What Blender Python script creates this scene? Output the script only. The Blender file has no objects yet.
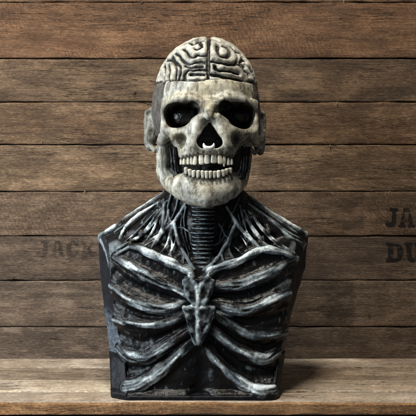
import bpy, math, random
import numpy as np
from mathutils import Vector
random.seed(7)
F32 = np.float32
C = bpy.context.scene.collection
CAM_D, CAM_Z, HOR, FOC = 1600.0, 405.0, 140.0, 970.0      # millimetres; horizon row and focal length of the photo

def P(px, py, y=0.0):
    """photo pixel at depth y (mm) -> point in mm"""
    d = y + CAM_D
    return ((px - 208.0) * d / FOC, y, CAM_Z - (py - HOR) * d / FOC)

def ZP(py, y=-60.0):
    return P(0, py, y)[2]

# ------------------------------------------------------------------ noise
def _hash(i, j, k, s):
    h = (i * 374761393 + j * 668265263 + k * 1274126177 + s * 974634777) & 0xFFFFFFFF
    h = ((h ^ (h >> 13)) * 1274126177) & 0xFFFFFFFF
    return ((h ^ (h >> 16)) & 0xFFFF).astype(F32) / 65535.0

def vnoise(p, scale, seed=0):
    q = p.astype(np.float64) / scale
    i = np.floor(q).astype(np.int64)
    f = (q - i).astype(F32)
    f = f * f * (3 - 2 * f)
    r = 0
    for a in (0, 1):
        for b in (0, 1):
            for c in (0, 1):
                w = (f[:, 0] if a else 1 - f[:, 0]) * (f[:, 1] if b else 1 - f[:, 1]) * (f[:, 2] if c else 1 - f[:, 2])
                r = r + w * _hash(i[:, 0] + a, i[:, 1] + b, i[:, 2] + c, seed)
    return r * 2 - 1

def fbm(p, scale, octv=3, seed=0):
    r, a = 0, 1.0
    for o in range(octv):
        r = r + a * vnoise(p, scale, seed + o * 17)
        scale *= 0.5
        a *= 0.5
    return r

# ------------------------------------------------------------------ distance field kit
BIG = 200.0
def smin(a, b, k):
    h = np.clip(0.5 + 0.5 * (b - a) / k, 0, 1)
    return b + (a - b) * h - k * h * (1 - h)
def smax(a, b, k):
    return -smin(-a, -b, k)
def sstep(a, b, x):
    t = np.clip((x - a) / (b - a), 0, 1)
    return t * t * (3 - 2 * t)

def chain(p, pts, rad, sy=1.0, margin=26.0):
    """union of round cones through pts (mm); sy < 1 stretches it along depth"""
    pts = np.array(pts, F32)
    rad = np.array(rad if hasattr(rad, '__len__') else [rad] * len(pts), F32)
    R = rad.max() + margin
    lo, hi = pts.min(0) - R, pts.max(0) + R
    if sy != 1.0:
        lo[1] -= R / sy; hi[1] += R / sy
    m = np.nonzero(np.all((p > lo) & (p < hi), axis=1))[0]
    out = np.full(len(p), BIG, F32)
    if len(m) == 0:
        return out
    q = p[m].copy()
    c = pts.copy()
    q[:, 1] *= sy; c[:, 1] *= sy
    best = np.full(len(m), BIG, F32)
    for a, b, ra, rb in zip(c[:-1], c[1:], rad[:-1], rad[1:]):
        ab = b - a
        t = np.clip(((q - a) @ ab) / max(float(ab @ ab), 1e-6), 0, 1)
        e = q - a - t[:, None] * ab
        best = np.minimum(best, np.sqrt((e * e).sum(1)) - (ra + (rb - ra) * t))
    out[m] = best
    return out

def ell(p, c, r, rot=0.0, n=2.0):
    """ellipsoid, turned by rot degrees about the depth axis; n > 2 squares it"""
    c = np.array(c, F32); r = np.array(r, F32)
    q = p - c
    if rot:
        a = math.radians(rot); ca, sa = math.cos(a), math.sin(a)
        q = np.stack([q[:, 0] * ca + q[:, 2] * sa, q[:, 1], -q[:, 0] * sa + q[:, 2] * ca], 1)
    if n != 2.0:
        k = (np.abs(q / r) ** n).sum(1) ** (1.0 / n)
        return (k - 1) * float(np.sort(r)[0])
    k0 = np.sqrt(((q / r) ** 2).sum(1)) + 1e-6
    k1 = np.sqrt(((q / (r * r)) ** 2).sum(1)) + 1e-9
    return k0 * (k0 - 1) / k1

def polygonize(fn, lo, hi, h):
    """sparse surface nets of fn(points) over the box lo..hi; returns verts, quads"""
    lo = np.array(lo, np.float64); hi = np.array(hi, np.float64)
    B = 4
    nc = np.ceil((hi - lo) / (h * B)).astype(int)
    ax = [lo[a] + (np.arange(nc[a]) + 0.5) * h * B - 0.5 * h for a in range(3)]
    g = np.stack(np.meshgrid(*ax, indexing='ij'), -1).reshape(-1, 3).astype(F32)
    dc = fn(g).reshape(nc)
    act = np.abs(dc) < h * B * 1.9
    D = np.repeat(np.repeat(np.repeat(dc, B, 0), B, 1), B, 2).astype(F32)
    cells = np.argwhere(act)
    off = np.stack(np.meshgrid(*[np.arange(B)] * 3, indexing='ij'), -1).reshape(-1, 3)
    for s in range(0, len(cells), 12000):
        idx = (cells[s:s + 12000, None, :] * B + off[None]).reshape(-1, 3)
        D[idx[:, 0], idx[:, 1], idx[:, 2]] = fn((lo + idx * h).astype(F32))
    S = D < 0
    n = np.array(D.shape)
    cnt = np.zeros(n - 1, np.int8)
    sl = lambda o: tuple(slice(o[a], n[a] - 1 + o[a]) for a in range(3))
    corners = [(a, b, c) for a in (0, 1) for b in (0, 1) for c in (0, 1)]
    for o in corners:
        cnt += S[sl(o)]
    ci = np.argwhere((cnt > 0) & (cnt < 8))
    vid = np.full(n - 1, -1, np.int32)
    vid[ci[:, 0], ci[:, 1], ci[:, 2]] = np.arange(len(ci))
    acc = np.zeros((len(ci), 3)); num = np.zeros(len(ci))
    for o in corners:
        for a in range(3):
            if o[a]:
                continue
            o2 = list(o); o2[a] = 1
            A = D[ci[:, 0] + o[0], ci[:, 1] + o[1], ci[:, 2] + o[2]]
            Bv = D[ci[:, 0] + o2[0], ci[:, 1] + o2[1], ci[:, 2] + o2[2]]
            x = (A < 0) != (Bv < 0)
            t = np.where(x, A / np.where(x, A - Bv, 1), 0)
            pos = np.array(o, float)[None].repeat(len(ci), 0)
            pos[:, a] += t
            acc += pos * x[:, None]; num += x
    V = lo + (ci + acc / num[:, None]) * h
    Q = []
    for a in range(3):
        b, c = (a + 1) % 3, (a + 2) % 3
        s0 = [slice(1, n[k] - 1) for k in range(3)]; s0[a] = slice(0, n[a] - 1)
        s1 = list(s0); s1[a] = slice(1, n[a])
        A, Bv = S[tuple(s0)], S[tuple(s1)]
        e = np.argwhere(A != Bv)
        base = e.copy()
        for k in range(3):
            if k != a:
                base[:, k] += 1
        flip = A[e[:, 0], e[:, 1], e[:, 2]]
        def v(db, dc_):
            i = base.copy(); i[:, b] -= db; i[:, c] -= dc_
            return vid[i[:, 0], i[:, 1], i[:, 2]]
        q = np.stack([v(1, 1), v(0, 1), v(0, 0), v(1, 0)], 1)
        q[~flip] = q[~flip][:, ::-1]
        Q.append(q)
    Q = np.concatenate(Q)
    Q = Q[(Q >= 0).all(1)]
    return V.astype(F32), Q

def vnormals(V, Q):
    a, b, c, d = (V[Q[:, k]] for k in range(4))
    fn = np.cross(c - a, d - b)
    N = np.zeros_like(V, dtype=np.float64)
    for k in range(4):
        for ax in range(3):
            N[:, ax] += np.bincount(Q[:, k], fn[:, ax], len(V))
    return N / (np.linalg.norm(N, axis=1)[:, None] + 1e-12)

# ------------------------------------------------------------------ objects
def mesh_obj(name, V, Q, mat, parent=None, attrs=None, normals=None, smooth=True):
    """V in millimetres; one mesh object"""
    V = np.asarray(V, F32)
    me = bpy.data.meshes.new(name)
    if isinstance(Q, np.ndarray):
        me.vertices.add(len(V)); me.vertices.foreach_set('co', (V * 0.001).ravel())
        k = Q.shape[1]
        me.loops.add(Q.size); me.loops.foreach_set('vertex_index', Q.astype(np.int32).ravel())
        me.polygons.add(len(Q)); me.polygons.foreach_set('loop_start', np.arange(0, Q.size, k, dtype=np.int32))
        me.update(calc_edges=True)
    else:
        me.from_pydata([tuple(v) for v in (V * 0.001).tolist()], [], Q)
    me.polygons.foreach_set('use_smooth', np.full(len(me.polygons), smooth))
    for an, av in (attrs or {}).items():
        at = me.attributes.new(an, 'FLOAT', 'POINT')
        at.data.foreach_set('value', np.asarray(av, F32))
    me.validate()
    if normals is not None:
        me.normals_split_custom_set_from_vertices([tuple(n) for n in normals.tolist()])
    me.materials.append(mat)
    o = bpy.data.objects.new(name, me)
    C.objects.link(o)
    if parent:
        o.parent = parent
    return o

def empty(name, label, cat):
    o = bpy.data.objects.new(name, None); C.objects.link(o)
    o['label'] = label; o['category'] = cat
    return o

def split_parts(V, Q, N, ids, names, mats, attrs, parents):
    """cut one sculpted surface into part meshes; ids per vertex"""
    out = {}
    fid = ids[Q[:, 0]]
    for i, nm in enumerate(names):
        q = Q[fid == i]
        if len(q) == 0:
            continue
        u, inv = np.unique(q, return_inverse=True)
        o = mesh_obj(nm, V[u], inv.reshape(q.shape), mats[i], parents(i), {k: a[u] for k, a in attrs.items()}, N[u])
        out[i] = o
    return out

def spline(pts, n):
    """Catmull-Rom through pts, n samples per span (any dimension)"""
    p = np.array(pts, float)
    p = np.vstack([2 * p[0] - p[1], p, 2 * p[-1] - p[-2]])
    out = []
    for i in range(1, len(p) - 2):
        for t in np.linspace(0, 1, n, endpoint=False):
            a, b, c, d = p[i - 1], p[i], p[i + 1], p[i + 2]
            out.append(0.5 * (2 * b + (c - a) * t + (2 * a - 5 * b + 4 * c - d) * t * t + (3 * b - a - 3 * c + d) * t ** 3))
    out.append(p[-2])
    return np.array(out)

# ------------------------------------------------------------------ materials
class NT:
    def __init__(s, name):
        s.m = bpy.data.materials.new(name); s.m.use_nodes = True
        s.t = s.m.node_tree; s.t.nodes.clear()
        s.out = s.n('ShaderNodeOutputMaterial')
        s.b = s.n('ShaderNodeBsdfPrincipled')
        s.l(s.b.outputs[0], s.out.inputs[0])
        s.co = s.n('ShaderNodeTexCoord').outputs['Object']
    def n(s, t, **kw):
        x = s.t.nodes.new(t)
        for k, v in kw.items():
            setattr(x, k, v)
        return x
    def l(s, a, b):
        s.t.links.new(a, b)
    def put(s, sock, v):
        if hasattr(v, 'is_output'):
            s.l(v, sock)
        else:
            sock.default_value = v
    def map(s, scale=(1, 1, 1), loc=(0, 0, 0), rot=(0, 0, 0), src=None):
        x = s.n('ShaderNodeMapping'); s.l(src or s.co, x.inputs[0])
        x.inputs[1].default_value = loc; x.inputs[2].default_value = rot; x.inputs[3].default_value = scale
        return x.outputs[0]
    def noise(s, scale, detail=4, rough=0.55, vec=None, dist=0.0):
        x = s.n('ShaderNodeTexNoise'); s.l(vec or s.co, x.inputs['Vector'])
        x.inputs['Scale'].default_value = scale; x.inputs['Detail'].default_value = detail
        x.inputs['Roughness'].default_value = rough; x.inputs['Distortion'].default_value = dist
        return x.outputs[0]
    def voro(s, scale, vec=None, feature='F1'):
        x = s.n('ShaderNodeTexVoronoi', feature=feature); s.l(vec or s.co, x.inputs['Vector'])
        x.inputs['Scale'].default_value = scale
        return x.outputs[0]
    def ramp(s, f, stops):
        x = s.n('ShaderNodeValToRGB'); s.l(f, x.inputs[0])
        e = x.color_ramp.elements
        while len(e) < len(stops):
            e.new(0.5)
        for el, (pos, col) in zip(e, stops):
            el.position = pos
            el.color = (col, col, col, 1) if not hasattr(col, '__len__') else (*col, 1)
        return x.outputs[0]
    def mix(s, f, a, b, mode='MIX'):
        x = s.n('ShaderNodeMix', data_type='RGBA', blend_type=mode)
        s.put(x.inputs[0], f)
        for i, v in ((6, a), (7, b)):
            s.put(x.inputs[i], v if hasattr(v, 'is_output') else ((*v, 1) if hasattr(v, '__len__') else (v, v, v, 1)))
        return x.outputs[2]
    def math(s, op, a, b=0.0, clamp=False):
        x = s.n('ShaderNodeMath', operation=op, use_clamp=clamp)
        s.put(x.inputs[0], a); s.put(x.inputs[1], b)
        return x.outputs[0]
    def attr(s, name):
        return s.n('ShaderNodeAttribute', attribute_name=name).outputs['Fac']
    def bump(s, h, strength=0.5, dist=0.001):
        x = s.n('ShaderNodeBump'); s.l(h, x.inputs['Height'])
        x.inputs['Strength'].default_value = strength; x.inputs['Distance'].default_value = dist
        s.l(x.outputs[0], s.b.inputs['Normal'])
    def fin(s, col, rough=0.5, spec=0.5, metal=0.0):
        s.put(s.b.inputs['Base Color'], col if hasattr(col, 'is_output') else (*col, 1))
        s.put(s.b.inputs['Roughness'], rough)
        s.put(s.b.inputs['Specular IOR Level'], spec)
        s.b.inputs['Metallic'].default_value = metal
        return s.m

def mat_flesh():
    """glossy black latex, dry-brushed pale blue grey over everything that stands proud (attribute paint)"""
    t = NT('black_latex_drybrushed')
    pa = t.attr('paint')
    n1 = t.noise(55, 4, 0.55); n2 = t.noise(230, 4, 0.6); n3 = t.noise(800, 2, 0.6)
    v = t.math('ADD', t.math('MULTIPLY', t.math('SUBTRACT', n1, 0.5), 0.9), t.math('MULTIPLY', t.math('SUBTRACT', n2, 0.5), 1.3))
    cover = t.math('ADD', pa, t.math('MULTIPLY', v, pa), clamp=True)
    bone = t.mix(t.ramp(t.noise(38, 4), [(0.36, 0), (0.68, 1)]), (0.17, 0.212, 0.235), (0.42, 0.485, 0.495))
    bone = t.mix(t.ramp(cover, [(0.75, 0), (1.0, 1)]), bone, (0.60, 0.645, 0.64))
    speck = t.math('MULTIPLY', t.ramp(n3, [(0.66, 0), (0.72, 1)]), t.ramp(n1, [(0.48, 0), (0.62, 1)]))
    blk = t.mix(t.math('MULTIPLY', speck, 0.5), (0.0045, 0.0048, 0.0052), (0.20, 0.21, 0.21))
    blk = t.mix(t.ramp(t.noise(26, 3), [(0.48, 0), (0.75, 1)]), blk, (0.011, 0.009, 0.0065))
    col = t.mix(t.ramp(cover, [(0.20, 0), (0.55, 0.5), (0.9, 1)]), blk, bone)
    t.bump(t.math('ADD', n1, t.math('ADD', t.math('MULTIPLY', n2, 0.7), t.math('MULTIPLY', n3, 0.12))), 0.5, 0.0022)
    return t.fin(col, t.ramp(cover, [(0.0, 0.31), (0.9, 0.58)]), t.ramp(cover, [(0.0, 0.26), (0.8, 0.32)]))

def mat_base():
    t = NT('black_painted_base'); pa = t.attr('paint')
    n1 = t.noise(90, 5, 0.6); n2 = t.noise(420, 3, 0.6)
    col = t.mix(t.ramp(n1, [(0.4, 0), (0.75, 1)]), (0.003, 0.0035, 0.005), (0.009, 0.010, 0.013))
    cover = t.math('ADD', pa, t.math('MULTIPLY', t.math('SUBTRACT', n2, 0.5), t.math('MULTIPLY', pa, 2.2)), clamp=True)
    col = t.mix(t.ramp(cover, [(0.15, 0), (0.8, 1)]), col, (0.36, 0.40, 0.44))
    t.bump(t.math('ADD', t.math('MULTIPLY', n1, 1.6), t.math('MULTIPLY', n2, 0.15)), 0.4, 0.003)
    return t.fin(col, t.ramp(n1, [(0.3, 0.42), (0.7, 0.55)]), 0.2)

def mat_cut():
    t = NT('slate_grey_cut_face'); pa = t.attr('paint')
    n1 = t.noise(60, 5, 0.6); n2 = t.noise(350, 3, 0.6)
    col = t.mix(t.ramp(n1, [(0.3, 0), (0.75, 1)]), (0.008, 0.009, 0.012), (0.021, 0.0225, 0.027))
    cover = t.math('ADD', pa, t.math('MULTIPLY', t.math('SUBTRACT', t.noise(170, 5, 0.7), 0.52), t.math('MULTIPLY', pa, 2.6)), clamp=True)
    col = t.mix(t.ramp(cover, [(0.2, 0), (0.8, 1)]), col, (0.20, 0.25, 0.30))  # pale blue tint for the light painted into attribute paint
    t.bump(t.math('ADD', n1, t.math('MULTIPLY', n2, 0.3)), 0.6, 0.003)
    return t.fin(col, 0.36, 0.2)

def mat_bone():
    """aged ivory paint with a dark wash; attribute dark = black paint inside sockets, wash = brown in the hollows of the sculpt"""
    t = NT('aged_ivory_bone_paint')
    da, wa = t.attr('dark'), t.attr('wash')
    n1 = t.noise(28, 5, 0.6); n2 = t.noise(110, 6, 0.68); n3 = t.noise(520, 3, 0.6)
    base = t.mix(t.ramp(n1, [(0.33, 0), (0.68, 1)]), (0.27, 0.262, 0.215), (0.56, 0.55, 0.475))
    base = t.mix(t.math('MULTIPLY', t.ramp(t.noise(17, 3, vec=t.map(loc=(3, 1, 2))), [(0.46, 0), (0.64, 1)]), 0.5), base, (0.46, 0.385, 0.21))
    strk = t.noise(75, 5, 0.65, vec=t.map((1.5, 1, 0.5), (2, 5, 1)), dist=0.6)
    base = t.mix(t.math('MULTIPLY', t.ramp(strk, [(0.49, 0), (0.61, 1)]), 0.8), base, (0.085, 0.078, 0.058))
    base = t.mix(t.math('MULTIPLY', t.ramp(strk, [(0.33, 1), (0.46, 0)]), 0.5), base, (0.70, 0.685, 0.60))
    base = t.mix(t.math('MULTIPLY', t.ramp(n2, [(0.50, 0), (0.63, 1)]), 0.5), base, (0.12, 0.112, 0.088))
    base = t.mix(t.math('MULTIPLY', t.ramp(n3, [(0.58, 0), (0.68, 1)]), 0.25), base, (0.09, 0.085, 0.07))
    crack = t.n('ShaderNodeTexVoronoi', feature='DISTANCE_TO_EDGE')
    t.l(t.map(scale=(1, 1, 0.7), src=t.mix(0.05, t.co, t.n('ShaderNodeTexNoise').outputs[1])), crack.inputs['Vector']); crack.inputs['Scale'].default_value = 26
    ck = t.math('MULTIPLY', t.ramp(crack.outputs[0], [(0.0, 1), (0.018, 0)]), t.ramp(t.noise(22, 2, vec=t.map(loc=(7, 0, 0))), [(0.5, 0), (0.6, 1)]))
    base = t.mix(t.math('MULTIPLY', ck, 0.7), base, (0.05, 0.045, 0.035))
    wn = t.math('ADD', wa, t.math('MULTIPLY', t.math('SUBTRACT', n2, 0.5), t.math('MULTIPLY', wa, 1.6)), clamp=True)
    base = t.mix(wn, base, (0.045, 0.038, 0.026))
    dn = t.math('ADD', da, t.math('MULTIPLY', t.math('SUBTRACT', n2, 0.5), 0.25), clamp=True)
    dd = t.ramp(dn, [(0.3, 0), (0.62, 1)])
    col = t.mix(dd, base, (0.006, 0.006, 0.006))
    t.bump(t.math('ADD', t.math('ADD', n2, t.math('MULTIPLY', n3, 0.15)), t.math('MULTIPLY', ck, -0.7)), 0.38, 0.002)
    return t.fin(col, t.mix(dd, 0.42, 0.2), 0.42)

def mat_brain():
    t = NT('ivory_brain_paint')
    wa = t.attr('wash')
    n2 = t.noise(120, 5, 0.6)
    base = t.mix(t.ramp(t.noise(35, 4), [(0.35, 0), (0.7, 1)]), (0.30, 0.29, 0.24), (0.53, 0.515, 0.44))
    base = t.mix(t.math('MULTIPLY', t.ramp(n2, [(0.52, 0), (0.68, 1)]), 0.5), base, (0.12, 0.115, 0.09))
    w = t.math('ADD', wa, t.math('MULTIPLY', t.math('SUBTRACT', n2, 0.5), 0.5), clamp=True)
    col = t.mix(t.ramp(w, [(0.18, 0), (0.62, 1)]), base, (0.012, 0.011, 0.009))
    t.bump(n2, 0.4, 0.002)
    return t.fin(col, t.ramp(n2, [(0.35, 0.36), (0.65, 0.6)]), 0.4)

def mat_scalp():
    t = NT('grey_scalp_skin')
    n1 = t.noise(60, 4); n2 = t.noise(700, 3, 0.6)
    col = t.mix(t.ramp(n1, [(0.35, 0), (0.7, 1)]), (0.062, 0.056, 0.048), (0.14, 0.128, 0.112))
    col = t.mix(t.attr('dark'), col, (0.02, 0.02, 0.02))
    t.bump(n2, 0.5, 0.0015)
    return t.fin(col, 0.6, 0.35)

def mat_tooth():
    t = NT('old_ivory_tooth')
    n = t.noise(300, 4)
    z = t.attr('wash')
    col = t.mix(t.ramp(n, [(0.35, 0), (0.7, 1)]), (0.50, 0.475, 0.36), (0.76, 0.73, 0.62))
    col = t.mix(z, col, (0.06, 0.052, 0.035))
    t.bump(t.noise(900, 3), 0.25, 0.0008)
    return t.fin(col, 0.33, 0.5)

def mat_simple(name, col, rough, spec=0.5, metal=0.0, bump=None):
    t = NT(name)
    n = t.noise(240, 4)
    c = t.mix(t.ramp(n, [(0.3, 0), (0.75, 1)]), tuple(x * 0.8 for x in col), tuple(min(1, x * 1.25) for x in col))
    if bump:
        t.bump(n, *bump)
    return t.fin(c, rough, spec, metal)

M = dict(flesh=mat_flesh(), base=mat_base(), cut=mat_cut(), bone=mat_bone(), brain=mat_brain(), scalp=mat_scalp(), tooth=mat_tooth(),
         eye=mat_simple('wet_black_eye', (0.006, 0.006, 0.006), 0.12, 0.6, bump=(0.5, 0.003)),
         ring=mat_simple('polished_steel_ring', (0.74, 0.73, 0.70), 0.28, 0.6, 0.55),
         shank=mat_simple('dull_grey_nail_shank', (0.22, 0.19, 0.15), 0.5, 0.4, 0.0),
         gap=mat_simple('dark_gap_timber', (0.012, 0.009, 0.007), 0.9, 0.2),
         nail=mat_simple('rusty_nail', (0.05, 0.035, 0.025), 0.55, 0.5, 0.6))

# =================================================================== BUST
bust = empty('bust', 'skeletal zombie bust with exposed brain and bare ribs standing on the wooden shelf', 'bust')

# ---------------------------------------------------------------- torso
zz = lambda rows, y: np.array([P(0, r, y)[2] for r in rows])
def edge(rows, cols, y):
    z = zz(rows, y); x = np.array([P(c, 0, y)[0] for c in cols])
    i = np.argsort(z)
    return z[i], x[i]
E_FL = edge([225, 245, 268, 297, 330, 352, 402], [104, 107, 111, 114, 118, 123, 129], -62)
E_FR = edge([225, 245, 262, 310, 350, 402], [300, 297, 294, 288, 281, 270], -62)
E_OL = edge([225, 240, 270, 313, 356, 402], [93, 93, 96, 103, 110, 116], -35)
E_OR = edge([225, 242, 270, 313, 356, 402], [313, 313, 308, 293, 284, 274], -35)
YC = (np.array([-20, 8, 14, 60, 130, 190, 235, 262, 290, 340]), np.array([-91, -91, -82, -78, -80, -72, -58, -44, -26, 0]))
CH = (np.array([0, 80, 150, 240]), np.array([16, 24, 38, 62]))          # depth of the slanting side facet

def torso_front(x, z):
    xl = np.interp(z, *E_FL); xr = np.interp(z, *E_FR)
    u = np.clip(2 * (x - xl) / (xr - xl) - 1, -1.3, 1.3)
    return np.interp(z, *YC) + 20 * np.abs(u) ** 3 * sstep(5, 60, z) + 3

def block(p):
    x, y, z = p[:, 0], p[:, 1], p[:, 2]
    fl, fr, ol, orr = (np.interp(z, *e).astype(F32) for e in (E_FL, E_FR, E_OL, E_OR))
    ch = np.interp(z, *CH).astype(F32)
    yf = torso_front(x, z).astype(F32)
    ye = (np.interp(z, *YC) + 20 * sstep(5, 60, z) + 3).astype(F32)
    yo = ye + ch
    dl = ((fl - x) * ch - (y - ye) * (fl - ol)) / np.sqrt(ch ** 2 + (fl - ol) ** 2)      # slanting facets
    dr = ((x - fr) * ch - (y - ye) * (orr - fr)) / np.sqrt(ch ** 2 + (orr - fr) ** 2)
    back = np.maximum(y - yo, 0)
    sl = ol - x + back * 0.22
    sr = x - orr + back * 0.22
    d = smax(dl, sl, 4); d = smax(d, smax(dr, sr, 4), 2)
    facet = d.copy()
    ax = np.abs(x + 4)
    zr = np.interp(ax, [0, 60, 110, 150, 182, 230], [335, 322, 285, 262, 247, 236]).astype(F32)
    zt = zr - 0.80 * np.maximum(5 - y, 0) + 0.1 * np.minimum(0, 30 - y)
    top = (z - zt) / 1.28
    front = (yf - y) * 0.94
    d = smax(d, front, 5)
    d = smax(d, y - 72, 6)
    d = smax(d, top, 8)
    d = np.maximum(d, -z + 0.5)
    return d.astype(F32), facet, front

def flesh_core(p):
    d, fac, fr = block(p)
    neck = chain(p, [P(206, 165, 30), P(206, 212, 24), P(205, 255, 5)], [56, 50, 46], margin=60)
    d = smin(d, neck, 22)
    for pts, r in ((([P(150, 226, -34), P(170, 246, -52)]), [15, 13]), (([P(258, 228, -34), P(236, 246, -50)]), [15, 13]),
                   (([P(122, 232, -28), P(140, 240, -36)]), [7, 9]), (([P(284, 234, -28), P(268, 240, -36)]), [7, 9]),
                   (([P(184, 222, -40), P(190, 250, -55)]), [8, 9]), (([P(224, 222, -40), P(217, 250, -55)]), [8, 9])):
        d = smax(d, -chain(p, pts, r), 9)                       # hollows above the collarbones and beside the windpipe
    d = smax(d, -chain(p, [P(201, 352, -92), P(201, 372, -90), P(200, 392, -88)], [5, 13, 17]), 12)   # hollow under the breastbone
    for pts in SAG:
        d = smax(d, -chain(p, pts, 5.0), 7)                     # sunken skin between the ribs
    return d
SAG = []

def surf_y(pxy):
    """depth of the flesh along the ray through each photo pixel"""
    pxy = np.array(pxy, float)
    y = np.full(len(pxy), -150.0)
    for _ in range(70):
        d = y + CAM_D
        p = np.stack([(pxy[:, 0] - 208) * d / FOC, y, CAM_Z - (pxy[:, 1] - HOR) * d / FOC], 1).astype(F32)
        y = np.clip(y + 0.7 * flesh_core(p), -150, 60)
    return y

def lay(path, off, chord=False, n=5):
    pts = spline(path, n)
    y = surf_y(pts)
    if chord:
        s = np.concatenate([[0], np.cumsum(np.linalg.norm(np.diff(pts, axis=0), axis=1))]); s /= s[-1]
        y = np.minimum(y, y[0] + (y[-1] - y[0]) * s + 3)
        y = np.convolve(np.pad(y, 2, 'edge'), np.ones(5) / 5, 'valid')
    return np.array([P(a, b, c + off) for (a, b), c in zip(pts, y)])

def radii(rs, n, m):
    return np.interp(np.linspace(0, 1, m), np.linspace(0, 1, len(rs)), rs)

RIBS = [  # path in photo pixels, radius in mm along it
    ([(116, 257), (130, 267), (150, 278), (168, 286), (185, 295), (191, 299)], [6, 8, 8.5, 8.5, 7, 5]),
    ([(113, 287), (126, 297), (144, 305), (162, 308), (176, 306), (188, 302)], [6.5, 8, 9, 8.5, 7.5, 6]),
    ([(117, 320), (130, 324), (148, 326), (167, 323), (178, 319), (188, 313)], [6.5, 8, 8.5, 8, 7, 5.5]),
    ([(121, 347), (131, 356), (146, 357), (158, 351), (172, 342), (189, 331)], [7, 9, 9, 8, 7, 5.5]),
    ([(129, 388), (137, 386), (148, 380), (166, 367), (180, 354), (193, 343)], [8.5, 10, 9.5, 8.5, 7.5, 6]),
    ([(296, 259), (286, 263), (274, 271), (257, 279), (240, 285), (214, 287)], [4, 6, 8, 8.5, 8.5, 6]),
    ([(287, 294), (275, 299), (261, 305), (245, 310), (227, 308), (210, 303)], [6, 8, 9, 8.5, 8, 5.5]),
    ([(284, 331), (274, 334), (262, 335), (246, 333), (230, 324), (211, 312)], [6, 8, 8.5, 8.5, 7.5, 5.5]),
    ([(276, 351), (268, 357), (260, 358), (245, 352), (227, 341), (210, 327)], [6, 8, 9, 8.5, 7.5, 5.5]),
    ([(270, 391), (261, 391.5), (250, 388), (235, 379), (218, 363), (206, 346)], [8, 9.5, 9.5, 9, 7.5, 6]),
]
COLLAR = [
    ([(131, 247), (141, 249), (152, 254), (168, 262), (181, 267), (189, 271), (191, 276)], [4, 7.5, 9, 8.5, 8, 8, 6]),
    ([(297, 258), (284, 253), (268, 250), (254, 253), (240, 261), (222, 267), (211, 272), (208, 277)], [4, 6, 7.5, 8, 8, 7.5, 8, 6]),
]
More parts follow.
